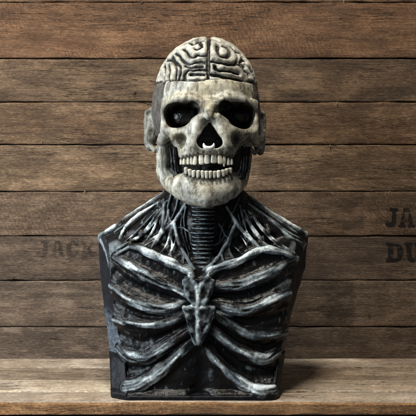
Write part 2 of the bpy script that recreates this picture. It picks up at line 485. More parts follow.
STRANDS = [
    ([(164, 193), (146, 205), (128, 218), (112, 229), (101, 236)], [3.5, 5, 5.5, 6, 6]),
    ([(162, 201), (148, 209), (135, 218), (125, 228), (120, 238)], [2.5, 3.2, 4, 4.2, 3]),
    ([(161, 208), (153, 220), (141, 235), (128, 243), (117, 249)], [2, 2.8, 2.8, 3, 2.5]),
    ([(159, 216), (150, 228), (138, 238), (120, 246)], [1.6, 2, 2.2, 2]),
    ([(186, 203), (180, 213), (174, 222), (162, 233), (147, 242), (130, 247), (117, 254)], [3, 3.6, 4.4, 3.8, 3.2, 3, 2.6]),
    ([(164, 192), (164, 206), (163, 220), (162, 231)], [3, 3, 3, 2]),
    ([(171, 195), (168, 208), (170, 220), (173, 224)], [2.4, 2.4, 2.2, 2]),
    ([(174, 222), (176, 233), (180, 246), (187, 258), (194, 269)], [4, 3.6, 3.3, 3.3, 3]),
    ([(174, 224), (170, 234), (166, 246), (160, 254)], [3, 2.8, 2.4, 1.8]),
    ([(171, 233), (172, 245), (171, 256), (176, 264)], [2.4, 2.2, 2, 1.6]),
    ([(177, 236), (173, 248), (168, 256)], [2, 1.8, 1.5]),
    ([(180, 246), (184, 252), (183, 264)], [2, 1.8, 1.6]),
    ([(186, 207), (184, 220), (186, 236), (190, 250)], [2, 1.8, 1.8, 1.4]),
    ([(158, 203), (157, 214), (150, 224)], [1.8, 1.8, 1.4]),
    ([(178, 198), (176, 208), (171, 220)], [2, 2, 1.6]),
    ([(192, 234), (183, 228), (176, 228)], [1.4, 1.5, 1.2]),
    ([(167, 200), (160, 215), (152, 232), (143, 244)], [1.8, 2.2, 2.2, 1.6]),
    ([(169, 210), (165, 224), (158, 240), (150, 249)], [1.6, 2, 2, 1.4]),
    ([(163, 224), (158, 236), (152, 246)], [1.6, 1.8, 1.3]),
    ([(166, 230), (158, 238), (144, 246)], [1.6, 1.7, 1.3]),
    ([(160, 200), (142, 213), (127, 223), (115, 232)], [1.6, 2.2, 2.4, 2]),
    ([(157, 210), (146, 222), (132, 236), (124, 242)], [1.6, 2, 2, 1.6]),
    ([(182, 214), (181, 226), (184, 240), (189, 256)], [1.5, 1.7, 1.7, 1.3]),
    # other shoulder
    ([(244, 210), (252, 226), (264, 242), (270, 249)], [1.7, 2, 2, 1.5]),
    ([(238, 214), (242, 230), (248, 244)], [1.6, 1.8, 1.4]),
    ([(254, 203), (268, 213), (284, 224), (297, 233)], [1.6, 2, 2.2, 2]),
    ([(228, 216), (222, 228), (219, 244)], [1.6, 1.8, 1.3]),
    ([(241, 236), (246, 244), (249, 252)], [1.6, 1.7, 1.3]),
    ([(251, 214), (262, 230), (276, 244), (285, 250)], [1.7, 2, 2, 1.5]),
    ([(226, 207), (233, 218), (240, 228), (250, 238), (259, 247)], [3.6, 4.2, 3.8, 3.6, 3]),
    ([(236, 222), (230, 236), (224, 248), (215, 261), (204, 270)], [2.6, 4, 4, 3.8, 3]),
    ([(231, 238), (229, 248), (233, 257)], [2.4, 2.4, 1.8]),
    ([(228, 242), (222, 252), (224, 262)], [2.2, 2, 1.5]),
    ([(233, 246), (240, 252), (246, 257)], [2, 2, 1.6]),
    ([(219, 224), (224, 233), (229, 240)], [2.2, 2.6, 2.2]),
    ([(250, 197), (264, 208), (280, 219), (294, 227), (305, 234)], [3.5, 4.5, 5, 5.5, 7]),
    ([(249, 204), (262, 214), (277, 226), (290, 237), (301, 243)], [2.5, 3, 3.2, 3.4, 3.2]),
    ([(248, 211), (258, 223), (271, 237), (286, 248), (294, 253)], [2.2, 2.8, 2.8, 2.8, 2.4]),
    ([(247, 220), (254, 232), (264, 243), (276, 250)], [2, 2.4, 2.4, 2]),
    ([(240, 206), (243, 218), (247, 232), (254, 246)], [2.2, 2.2, 2.2, 1.8]),
    ([(256, 209), (270, 218), (285, 230), (299, 238)], [1.6, 2, 2, 1.8]),
    ([(214, 246), (222, 240), (226, 230)], [1.5, 1.5, 1.2]),
    ([(232, 214), (236, 205), (239, 198)], [2, 2, 2]),
]
def side_pairs(a):
    return [(i, i + 1) for i in a]
# skin sags along the middle line between neighbouring ribs
_sag = []
for i, j in side_pairs([0, 1, 2, 3]) + side_pairs([5, 6, 7, 8]):
    A, B_ = spline(RIBS[i][0], 4), spline(RIBS[j][0], 4)
    _sag.append([tuple((A[k] + B_[k]) / 2) for k in range(0, len(A), 2)])
_sag.append([(128, 372), (140, 368), (158, 360), (172, 352)])
_sag.append([(278, 372), (262, 373), (240, 366), (222, 352)])
SAG_L = []
for s in _sag:
    y = surf_y(s)
    SAG_L.append(np.array([P(a, b, c - 1.0) for (a, b), c in zip(s, y)]))
SAG.extend(SAG_L)

rng = np.random.default_rng(3)
rib_g = []
for path, rs in RIBS:
    L = lay(path, 4.4, n=5)
    r = 1.30 * radii(rs, 0, len(L)) * (1 + 0.07 * np.convolve(rng.normal(size=len(L) + 4), np.ones(5) / 2.2, 'valid').clip(-1, 1))
    rib_g.append((L, r))
col_g = []
for path, rs in COLLAR:
    L = lay(path, -2.0, True, n=5); col_g.append((L, radii(rs, 0, len(L)) * 0.86 * (1 + 0.12 * np.sin(np.arange(len(L)) * 0.9))))
str_g = []
for path, rs in STRANDS:
    L = lay(path, -2.2, True, n=5)
    r = radii(rs, 0, len(L)) * (1 + 0.12 * rng.normal(size=len(L)))
    str_g.append((L, np.clip(r * 0.84, 1.15, 5.2)))
def S_(path, rs, off):
    L = lay(path, off, n=4); return L, radii(rs, 0, len(L))
sternum_g = [  # ridges and plates of the breastbone
    S_([(190, 284), (196, 292), (198, 303)], [9, 9, 6], -1), S_([(208, 284), (203, 292), (200, 303)], [9, 9, 6], -1),
    S_([(184, 281), (186, 290), (191, 299), (194, 304)], [3, 3, 2.8, 2.5], -7.5), S_([(213, 281), (211, 290), (207, 299), (203, 304)], [3, 3, 2.8, 2.5], -7.5),
    S_([(189, 276), (196, 285), (198, 295), (198, 304)], [2.2, 2.6, 2.6, 2.2], -9), S_([(208, 276), (201, 285), (199, 295)], [2.2, 2.6, 2.2], -9),
    S_([(192, 312), (196, 325), (198, 338)], [8, 8, 5], -1), S_([(206, 312), (201, 325), (199, 338)], [8, 8, 5], -1),
    S_([(185, 308), (188, 318), (191, 330), (196, 344)], [3, 3, 2.8, 2.6], -7.5), S_([(213, 309), (211, 319), (206, 331), (200, 344)], [3, 3, 2.8, 2.6], -7.5),
    S_([(197, 306), (198, 318), (198, 332), (198, 344)], [3, 2.8, 2.6, 2.4], -9),
    S_([(186, 308), (192, 306), (198, 307), (206, 306), (212, 309)], [2.8, 2.5, 2.8, 2.5, 2.8], -7.5),
]
MANU = [(183, 280), (190, 276), (199, 279), (207, 276), (214, 280), (211, 291), (206, 304), (193, 304), (187, 292)]
GLAD = [(184, 308), (192, 306.5), (199, 308), (206, 306.5), (213, 308.5), (211, 319), (207, 331), (200, 345), (196, 345), (190, 331), (187, 319)]
def plate(p, poly, yc, dy, th):
    pts = np.array([(P(a, b, yc)[0], P(a, b, yc)[2]) for a, b in poly]); q = p[:, [0, 2]]
    d = np.full(len(p), 1e9); sgn = np.ones(len(p)); n = len(pts)
    for i in range(n):
        a, b = pts[i], pts[i - 1]; e = b - a; w = q - a
        t = np.clip(w @ e / (e @ e), 0, 1); f = w - t[:, None] * e
        d = np.minimum(d, (f * f).sum(1))
        c1 = q[:, 1] >= a[1]; c2 = q[:, 1] < b[1]; c3 = e[0] * w[:, 1] > e[1] * w[:, 0]
        k = (c1 & c2 & c3) | (~c1 & ~c2 & ~c3); sgn = np.where(k, -sgn, sgn)
    d2 = sgn * np.sqrt(d)
    sag = 2.0 * sstep(0.0, -8.0, d2)                                      # faces dished between border and keel
    ys = yc + dy * (p[:, 2] - pts[:, 1].mean())
    return smax(d2, np.abs(p[:, 1] - ys) - th + sag, 2.5).astype(F32)
_my = surf_y([(198, 280), (198, 290), (198, 302), (198, 312), (198, 325), (198, 340)])
def plates(p):
    return np.minimum(plate(p, MANU, float(_my[:3].mean()) - 1, 0.10, 10), plate(p, GLAD, float(_my[3:].mean()) - 1, 0.0, 10))
rims_g = [S_([(101, 239), (106, 248), (110, 262), (112, 276)], [5, 5, 4, 2.5], 3),
          S_([(304, 244), (301, 250), (299, 262)], [4, 3.5, 2], 3)]
trunk_pts = [P(203.5, 192, -42), P(203, 225, -45), P(202.5, 248, -50), P(202.5, 264, -54)]
RING = 6.7

def trachea(p):
    d = chain(p, trunk_pts, [17.5, 17, 15, 11])
    return d + (1.7 * np.cos(p[:, 2] * 2 * math.pi / RING + 0.25 * np.sin(p[:, 0] * 0.2) + 0.9 * np.sin(p[:, 2] * 0.13)) + 0.5 * np.sin(p[:, 2] * 0.31 + p[:, 0] * 0.23)).astype(F32)

def base_shell(p):
    d, fac, fr = block(p)
    zb = ZP(355, -60)
    low = np.maximum(d - 2.2, p[:, 2] - zb)
    xl = np.interp(p[:, 2], *E_FL) + 1; xr = np.interp(p[:, 2], *E_FR) - 1
    inside = np.minimum(np.minimum(p[:, 0] - xl, xr - p[:, 0]), p[:, 2] - ZP(395.5, -85))
    inside = np.minimum(inside, -20 - p[:, 1])
    return smax(low, inside.astype(F32), 2).astype(F32)

def torso_parts(p):
    return ([flesh_core(p), base_shell(p)] + [chain(p, L, r) for L, r in rib_g] + [chain(p, L, r) for L, r in col_g]
            + [smin(np.min([chain(p, L, r) for L, r in sternum_g[2:6] + sternum_g[8:]], axis=0), plates(p), 3)] + [trachea(p)] + [chain(p, L, r) for L, r in str_g])
KS = [0, 1] + [6] * 10 + [6] * 2 + [4] + [4] + [2.2] * len(str_g)
NM = ['chest', 'pedestal'] + ['rib'] * 10 + ['collarbone'] * 2 + ['breastbone', 'windpipe'] + ['neck_tendon'] * len(str_g)

def torso(p):
    parts = torso_parts(p)
    d = smin(parts[0], np.min([chain(p, L, r) for L, r in rims_g], axis=0), 5)
    d = np.minimum(d, parts[1])
    for q, k in zip(parts[2:], KS[2:]):
        d = smin(d, q, k)
    return d

V, Q = polygonize(torso, (-200, -125, -4), (195, 84, 372), 1.25)
parts = np.array(torso_parts(V))
ids = parts.argmin(0)
# the slanted shoulder cuts are a part of their own
_, fac, frt = block(V)
fl = np.interp(V[:, 2], *E_FL); fr = np.interp(V[:, 2], *E_FR)
zc = V[:, 2]
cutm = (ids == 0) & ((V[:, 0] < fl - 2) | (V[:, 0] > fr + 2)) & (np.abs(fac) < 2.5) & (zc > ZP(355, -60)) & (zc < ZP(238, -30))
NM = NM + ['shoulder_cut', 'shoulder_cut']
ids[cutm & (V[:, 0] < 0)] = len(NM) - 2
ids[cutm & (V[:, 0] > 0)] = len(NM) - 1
# brushed streaks and ridges run along every rib and collarbone
streak = np.zeros(len(V))
for pi, (L, r) in enumerate(rib_g + col_g):
    m = np.nonzero(ids == 2 + pi)[0]
    if not len(m): continue
    best = np.full(len(m), 1e9); sc_ = np.zeros(len(m)); vc = np.zeros(len(m)); acc = 0.0
    for a, b in zip(L[:-1], L[1:]):
        ab = b - a; ln = np.linalg.norm(ab); tt = np.clip(((V[m] - a) @ ab) / (ln * ln), 0, 1)
        e = V[m] - a - tt[:, None] * ab; dd = (e * e).sum(1); up = np.cross(ab / ln, (0, -1, 0)); up = up * (1 if up[2] > 0 else -1)
        k = dd < best
        best = np.where(k, dd, best); sc_ = np.where(k, acc + tt * ln, sc_); vc = np.where(k, e @ up, vc)
        acc += ln
    streak[m] = fbm(np.stack([sc_ / 7.0, vc, np.full(len(m), pi * 40.0)], 1).astype(F32), 4.2, 3, 90 + pi)
proud = np.where(parts[2:].min(0) < 1.5, np.maximum(parts[0], 0), 0)
paint = sstep(1.6, 6.8, parts[0]) * (parts[2:].min(0) < 3)
sm = parts[16:].min(0)
paint = np.where((ids > 1) & (ids < 14), np.clip(paint * (0.68 + 0.72 * streak), 0, 1), paint)
paint = np.maximum(paint, (0.52 + 0.32 * fbm(V, 16, 2, 31)) * sstep(1.6, -0.6, sm) * sstep(-1.0, 3.0, parts[0]))       # thin strands are brushed all along
tr = (ids == 15)
ringp = 0.5 - 0.5 * np.cos(V[:, 2] * 2 * math.pi / RING + 0.25 * np.sin(V[:, 0] * 0.2) + 0.9 * np.sin(V[:, 2] * 0.13))
paint = np.where(tr, np.clip(0.5 * sstep(0.35, 0.95, ringp) + 0.03 + 0.3 * fbm(V, 6, 2, 71) * ringp, 0, 1), paint)
st = np.array([chain(V, L, r) for L, r in sternum_g])
ridge = np.minimum(st[2:6].min(0), st[8:12].min(0))
paint = np.where(ids == 14, np.clip(0.24 + 0.55 * sstep(2.2, -0.5, ridge) + 0.2 * fbm(V, 9, 2, 55), 0, 1), paint)
rim = np.min([chain(V, L, r) for L, r in rims_g], axis=0)
paint = np.maximum(paint, 0.62 * sstep(1.5, 0.0, rim) * (ids != 1))
def blob(c, r):
    return sstep(1.0, 0.35, np.sqrt((((V - np.array(c)) / np.array(r)) ** 2).sum(1)))
for c, r, a in ((P(112, 250, -40), (26, 40, 32), 0.42), (P(298, 248, -40), (22, 40, 24), 0.40), (P(118, 300, -50), (14, 30, 40), 0.25),
                (P(284, 282, -55), (26, 40, 22), 0.30), (P(128, 340, -60), (22, 30, 18), 0.22), (P(280, 318, -60), (30, 30, 12), 0.18),
                (P(137, 370, -70), (20, 30, 16), 0.30), (P(211, 374, -75), (9, 30, 24), 0.28)):  # last blob paints a faint sheen into the hollow under the breastbone
    paint = np.maximum(paint, a * blob(c, r) * ((ids == 0) | (ids == 1) & False))
sheen_paint = (ids == len(NM) - 2) * 0.5 * sstep(ZP(285, -50), ZP(330, -50), V[:, 2] + 9 * fbm(V, 14, 3, 44))  # bluish window light painted on the left cut, low and along its outer edge
sheen_paint = np.maximum(sheen_paint, (ids == len(NM) - 2) * 0.5 * sstep(3.0, 0.5, np.abs(V[:, 0] - np.interp(V[:, 2], *E_OL)) + 0.1 * np.abs(fac)))
paint = np.where(ids >= len(NM) - 2, sheen_paint, paint)
paint = np.where(ids == 0, np.maximum(paint, 0.50 * np.clip(fbm(V * np.array([1, 1, 0.4]), 6, 3, 66) - 0.25, 0, 1)), paint)
NV = vnormals(V, Q)
fl_amt = np.where(ids == 0, 1.0, np.where(ids == 1, 0.55, 0.30))
disp = fbm(V, 11, 2, 5) * 1.0 * fl_amt + (streak * 1.0 + fbm(V, 24, 2, 12) * 0.9) * ((ids > 1) & (ids < 14)) + fbm(V, 8, 2, 9) * np.where(ids == 14, 1.1, 0.3) * (ids >= 14)
disp = np.where((ids == 15), disp * 0.3, disp)
disp = np.where(ids >= len(NM) - 2, fbm(V, 14, 3, 5) * 0.8, disp)
disp *= sstep(0.0, 3.0, V[:, 2])
V = (V + NV * disp[:, None]).astype(F32)
NV = vnormals(V, Q)
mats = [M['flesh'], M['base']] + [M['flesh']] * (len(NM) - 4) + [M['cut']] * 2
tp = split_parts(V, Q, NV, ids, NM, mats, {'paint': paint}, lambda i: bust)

# ---------------------------------------------------------------- head
UP = [(181.5, 3.2, 159, 164.6), (184.8, 3.5, 158.5, 164.8), (188.2, 3.6, 157.5, 165), (191.7, 3.6, 156.8, 164.8), (195.7, 4.4, 156, 164.8), (200.9, 5.6, 155.2, 164.6),
      (207, 6.2, 154.8, 164), (213.5, 6.3, 155, 163.6), (219.4, 5.4, 155.4, 164), (224.3, 4.3, 156, 166.6), (228, 3.2, 157.6, 165.2), (231, 3.0, 158.6, 165.4)]
LO = [(186, 3.7, 167.6, 174.5), (190, 4.0, 168.8, 176), (194.3, 4.2, 169.8, 177.5), (198.6, 4.0, 170.4, 178.2), (202.6, 3.8, 170.6, 178.6), (206.5, 3.8, 170.6, 178.8),
      (210.5, 3.9, 170.6, 178.6), (214.6, 4.0, 170.4, 178.4), (218.8, 4.2, 170, 178), (223, 4.0, 169.2, 176.6), (226.8, 3.6, 168.2, 175), (230, 3.2, 167.4, 173.6)]
def archy(px, lower):
    u = (px - 207.5) / 32.0
    return (-87 if not lower else -89.5) + 13 * u * u + 4 * u ** 4
RIMZ = ZP(80, -70)
EYES = [[(177.6, 115.2, -60, 20, 42, 19.5, 10), (190.5, 109.8, -68, 14.5, 40, 12, 24)], [(241.5, 115.6, -60, 20, 42, 20, -12), (227.5, 109.2, -68, 14.5, 40, 12.5, -28)]]
def sockets(p):
    d = np.full(len(p), BIG, F32)
    for grp in EYES:
        e = None
        for (a, b, y, rx, ry, rz, rot) in grp:
            k = ell(p, P(a, b, y), (rx, ry, rz), rot, 2.6)
            e = k if e is None else smin(e, k, 7)
        d = np.minimum(d, e)
    return d
def nasal(p):
    y = -84
    q = p.copy(); q[:, 1] = y
    d = chain(q, [P(209.5, 124.5, y), P(209.5, 131, y)], [3.2, 8], margin=60)
    d = smin(d, chain(q, [P(209.5, 131, y), P(202.5, 142, y)], [8, 9], margin=60), 3)
    d = smin(d, chain(q, [P(209.5, 131, y), P(217, 142, y)], [8, 9], margin=60), 3)
    d = smin(d, chain(q, [P(203.5, 142.5, y), P(215, 142.5, y)], [9, 9], margin=60), 2)
    d = np.maximum(d, p[:, 1] + 50)
    return d
def head_parts(p):
    fore = ell(p, P(207.5, 108, -2), (78, 76, 78), 0, 2.5)
    bone = smin(fore, ell(p, P(208, 116, -30), (66, 44, 34)), 10)
    for pts, r in (
        ([P(166, 107, -52), P(175, 99.5, -68), P(190, 98.5, -77), P(202, 104, -80)], [7, 8, 8, 8]),
        ([P(215, 104, -80), P(227, 97.5, -77), P(243, 100, -67), P(253, 109, -50)], [8, 8, 8, 7]),
        ([P(165, 104, -48), P(163, 117, -48), P(166, 129, -54), P(178, 131, -67), P(190, 127, -75), P(200, 117, -80)], [7, 7, 8.5, 8, 7, 6]),
        ([P(254, 104, -48), P(256, 118, -48), P(253, 131, -54), P(242, 132, -67), P(230, 127, -75), P(219, 117, -80)], [7, 7, 8.5, 8, 7, 6]),
        ([P(168, 131, -56), P(163, 138, -40), P(161, 143, -10)], [9, 8, 7]),
        ([P(251, 132, -56), P(255.5, 138, -40), P(256, 143, -10)], [9, 8, 7]),
        ([P(208.5, 103, -78), P(208.5, 111, -84), P(209, 117, -88)], [9, 8, 5]),
        ([P(200, 118, -82), P(195, 132, -84), P(193, 146, -84)], [6, 7, 7]),
        ([P(218, 118, -82), P(224, 132, -84), P(226, 146, -84)], [6, 7, 7]),
        ([P(194, 127, -80), P(186, 131, -76), P(174, 135, -66), P(172.5, 147, -62)], [4, 4, 5, 4]),
        ([P(224, 127, -80), P(231, 131, -76), P(242, 135, -66), P(243.5, 147, -62)], [4, 4, 5, 4])):
        bone = smin(bone, chain(p, pts, r), 7)
    bone = smin(bone, ell(p, P(208, 139, -48), (50, 40, 30), 0, 2.4), 9)
    bone = smin(bone, ell(p, P(206.5, 149.5, -48), (45, 40, 17.5), 0, 3.8), 6)
    bone = smax(bone, p[:, 1] - 2 - 0.25 * np.abs(p[:, 0]), 6)
    bone = smax(bone, -chain(p, [P(190, 167.5, -80), P(207, 166.5, -94), P(226, 167.5, -80)], [4.2, 4.6, 4.2], sy=0.25), 2)                      # the bone mask stops in front of the ears
    bone = smax(bone, -sockets(p), 2.5)
    bone = smax(bone, -nasal(p), 2.5)
    for c, r in ((P(181, 141, -68), (10, 17, 11)), (P(235.5, 140, -68), (9.5, 17, 11)), (P(172, 150, -60), (9, 20, 14)), (P(246, 150, -60), (9, 20, 14)),
                 (P(190, 105, -92), (8, 8, 4)), (P(227, 105, -92), (8, 8, 4))):
        bone = smax(bone, -ell(p, c, r), 6)
    # temples drawn in
    bone = smax(bone, -ell(p, P(154, 112, -62), (11, 34, 26)), 7)
    bone = smax(bone, -ell(p, P(266, 112, -62), (12, 34, 26)), 7)
    jaw = chain(p, [P(163, 143, -14), P(163, 170, -14), P(169.5, 182, -24), P(181.5, 188.5, -52), P(193, 191, -68), P(206, 192.5, -73),
                    P(217, 191.5, -68), P(229, 188, -52), P(239, 181, -24), P(244, 168, -14), P(247, 143, -14)],
                [9, 12, 14, 18, 21, 22, 21, 18, 14, 11, 9], margin=30)
    jaw = smin(jaw, ell(p, P(206.5, 183, -50), (44, 40, 19), 0, 3.8), 8)
    jaw = smin(jaw, chain(p, [P(188, 198, -74), P(206, 200, -84), P(224, 197, -74)], [8, 9, 8]), 10)
    jaw = smax(jaw, p[:, 1] - 10, 4)
    for lst, low in ((UP, False), (LO, True)):                 # root bulges in the gum bone
        for px, w, a, b in lst:
            y = archy(px, low) + 2.2
            c = chain(p, [P(px, a - 5, y + 1.5), P(px, a + 2, y)] if not low else [P(px, b - 2, y), P(px, b + 4, y + 1.5)], [1.6, w * 0.52], margin=8)
            if low: jaw = smin(jaw, c, 2.0)
            else: bone = smin(bone, c, 2.0)
    scalp = ell(p, P(206, 108, 22), (90, 94, 92), 0, 2.2)
    scalp = smin(scalp, ell(p, P(206, 150, 32), (74, 62, 62)), 14)
    scalp = smax(scalp, -ell(p, P(206, 178, -95), (58, 62, 46)), 10)
    flesh = ell(p, P(206, 150, 5), (64, 62, 78), 0, 2.3)
    for a, b, c in ((174, 152, 178), (246, 152, 178)):          # muscle strings across the open cheeks
        for k in (-5, 0, 5):
            s = 1 if a > 200 else -1
            flesh = smin(flesh, chain(p, [P(a + k * 0.7, b - 4, -48 + abs(k)), P(a - s * 2 + k * 0.6, c - 8, -48 + abs(k)), P(a - s * 4 + k * 0.5, c, -50)], [2.6, 2.2, 2.2]), 3)
    earl = smin(chain(p, [P(156, 116, 6), P(151.5, 109.5, 14), P(147, 112, 20), P(145.5, 122, 24), P(147, 134, 23), P(150, 145, 17), P(155, 151, 8), P(158, 147, 2)],
                [3.4, 3.6, 3.8, 3.8, 3.8, 4.0, 3.8, 3]), ell(p, P(151.5, 130, 19), (12, 9, 36), -8), 3)
    earl = smax(earl, -chain(p, [P(150, 120, 5), P(150, 132, 5), P(152.5, 143, 3)], [4, 5, 4]), 3)
    earr = smin(chain(p, [P(255, 118, 6), P(258.5, 111, 14), P(263, 113.5, 20), P(264.5, 124, 24), P(263, 137, 23), P(259.5, 147, 17), P(255, 153, 8), P(252, 149, 2)],
                [3.4, 3.6, 3.8, 3.8, 3.8, 4.0, 3.8, 3]), ell(p, P(257.5, 133, 19), (12, 9, 38), 8), 3)
    earr = smax(earr, -chain(p, [P(258.5, 122, 5), P(258.5, 134, 5), P(256, 146, 3)], [4, 5, 4]), 3)
    return [bone, jaw, scalp, flesh, earl, earr]
HK = [0, 2.5, 3, 3, 4, 4]
def rimcut(p):
    # the sawn edge of the cranium, a little uneven
    return (p[:, 2] - (RIMZ + 1.5 * np.sin(p[:, 0] * 0.07) - 0.00045 * p[:, 0] ** 2 + 0.05 * (p[:, 1] + 70) * 0.3)).astype(F32)
def head(p):
    pr = head_parts(p)
    d = smin(pr[0], pr[1], 2.5)
    d = smin(d, smax(pr[2], -sockets(p), 3), 3)
    d = smin(d, pr[3], 2.5)
    d = smax(d, -sockets(p) , 2.5)
    d = np.maximum(d, -nasal(p))
    d = smax(d, rimcut(p), 2.5)
    d = smin(d, pr[4], 4); d = smin(d, pr[5], 4)
    return d
V, Q = polygonize(head, (-122, -120, 270), (120, 130, 520), 1.1)
pr = np.array(head_parts(V))
so, na = sockets(V), nasal(V)
ids = pr.argmin(0)
ids = np.where((ids == 2) & (np.minimum(so, na) < 2), 0, ids)
ids = np.where((ids == 3) & (np.minimum(so, na) < 2), 0, ids)
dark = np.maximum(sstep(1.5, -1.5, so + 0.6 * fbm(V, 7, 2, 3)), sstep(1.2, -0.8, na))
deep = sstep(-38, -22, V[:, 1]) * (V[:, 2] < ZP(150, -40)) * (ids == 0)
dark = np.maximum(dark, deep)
# brown wash left in the dents of the sculpt
def dent(c, r):
    return sstep(1.0, 0.2, np.sqrt((((V - np.array(c)) / np.array(r)) ** 2).sum(1)))
wash = np.zeros(len(V))
for c, r, a in ((P(180.5, 140, -62), (11, 44, 13), 0.9), (P(236, 139, -62), (10, 44, 13), 0.9), (P(171, 150, -60), (10, 24, 12), 0.9), (P(247, 150, -58), (10, 24, 13), 0.9),
                (P(200, 107, -85), (7, 14, 5), 0.6), (P(217, 106, -85), (7, 14, 5), 0.6), (P(176, 105, -75), (13, 16, 5), 0.45), (P(208, 184, -92), (20, 16, 6), 0.5),
                (P(197, 150, -90), (7, 14, 6), 0.3), (P(221, 150, -90), (7, 14, 6), 0.3),
                (P(202, 128, -88), (4, 14, 10), 0.5), (P(217, 128, -88), (4, 14, 10), 0.45), (P(226, 88, -75), (20, 20, 12), 0.3), (P(180, 87, -70), (18, 20, 8), 0.3),
                (P(181, 185, -75), (9, 16, 9), 0.4), (P(246, 92, -45), (18, 30, 16), 0.5), (P(240, 180, -55), (16, 24, 18), 0.35), (P(252, 160, -14), (16, 30, 30), 0.6), (P(247, 134, -60), (14, 24, 8), 0.35), (P(163, 150, -14), (10, 22, 10), 0.3)):
    wash = np.maximum(wash, a * dent(c, r))
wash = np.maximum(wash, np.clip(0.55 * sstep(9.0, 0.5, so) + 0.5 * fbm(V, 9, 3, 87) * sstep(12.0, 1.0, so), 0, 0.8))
wash = np.maximum(wash, np.clip(0.55 * fbm(V * np.array([1, 1, 0.6]), 20, 4, 95) - 0.12, 0, 0.6))
# dark lines between the tooth roots
for lst, low in ((UP, False), (LO, True)):
    for i, (px, w, a, b) in enumerate(lst):
        top, bot = (a - 3, a + 2) if not low else (b - 2, b + 5)
        y = archy(px + w / 2, low)
        wash = np.maximum(wash, 0.8 * sstep(2.0, 0.4, chain(V, [P(px + w / 2, top, y), P(px + w / 2, bot, y)], [0.9, 0.9], sy=0.2)))
        yy = archy(px, low); gum = a if not low else b
        wash = np.maximum(wash, 0.75 * sstep(2.0, 0.4, chain(V, [P(px - w / 2, gum + (1 if not low else -1), yy), P(px, gum + (-1 if not low else 1), yy), P(px + w / 2, gum + (1 if not low else -1), yy)], 0.8, sy=0.2)))
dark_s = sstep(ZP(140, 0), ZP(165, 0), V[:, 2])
NH = vnormals(V, Q)
econ = sstep(2.5, 0.0, np.minimum(chain(V, [P(150, 120, 5), P(150, 132, 5), P(152.5, 143, 3)], [4, 5, 4]), chain(V, [P(258.5, 122, 5), P(258.5, 134, 5), P(256, 146, 3)], [4, 5, 4])))
boneish = (ids <= 1)
disp = np.where(boneish, fbm(V, 18, 3, 21) * 1.0 + np.minimum(0, vnoise(V, 7, 77) + 0.5) * 0.8, fbm(V, 8, 3, 33) * 0.7)
V = (V + NH * disp[:, None]).astype(F32)
NH = vnormals(V, Q)
paint = np.where(ids >= 4, np.clip(0.55 + 0.25 * fbm(V, 10, 2, 4), 0, 1), np.where(ids == 3, 0.13 + 0.2 * fbm(V, 6, 2, 14), 0.2))
hroot = {}
names = ['skull', 'jaw', 'scalp', 'cheek_muscle', 'ear', 'ear']
hp = split_parts(V, Q, NH, ids, names, [M['bone'], M['bone'], M['scalp'], M['flesh'], M['bone'], M['bone']],
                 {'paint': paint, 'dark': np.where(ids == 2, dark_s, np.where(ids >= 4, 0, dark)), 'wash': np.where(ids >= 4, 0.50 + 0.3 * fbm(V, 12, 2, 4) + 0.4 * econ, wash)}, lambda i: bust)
skull, jaw = hp[0], hp[1]

# eyeballs: wet and black, deep in the sockets
def uvsphere(c, r, nu=32, nv=20, rot=None):
    V = []
    for j in range(nv + 1):
        a = math.pi * j / nv
        for i in range(nu):
            b = 2 * math.pi * i / nu
            V.append((math.sin(a) * math.cos(b) * r[0], math.sin(a) * math.sin(b) * r[1], math.cos(a) * r[2]))
    Qs = np.array([[j * nu + i, (j + 1) * nu + i, (j + 1) * nu + (i + 1) % nu, j * nu + (i + 1) % nu] for j in range(nv) for i in range(nu)])
    return np.array(V) + np.array(c), Qs
for (a, b) in ((183, 117), (236, 117)):
    v, q = uvsphere(P(a, b, -34), (22, 16, 15))
    v = v + (fbm(v.astype(F32), 12, 3, 8) * 2.2)[:, None] * np.array([0.2, 1, 0.4])
    mesh_obj('eye', v, q, M['eye'], skull)

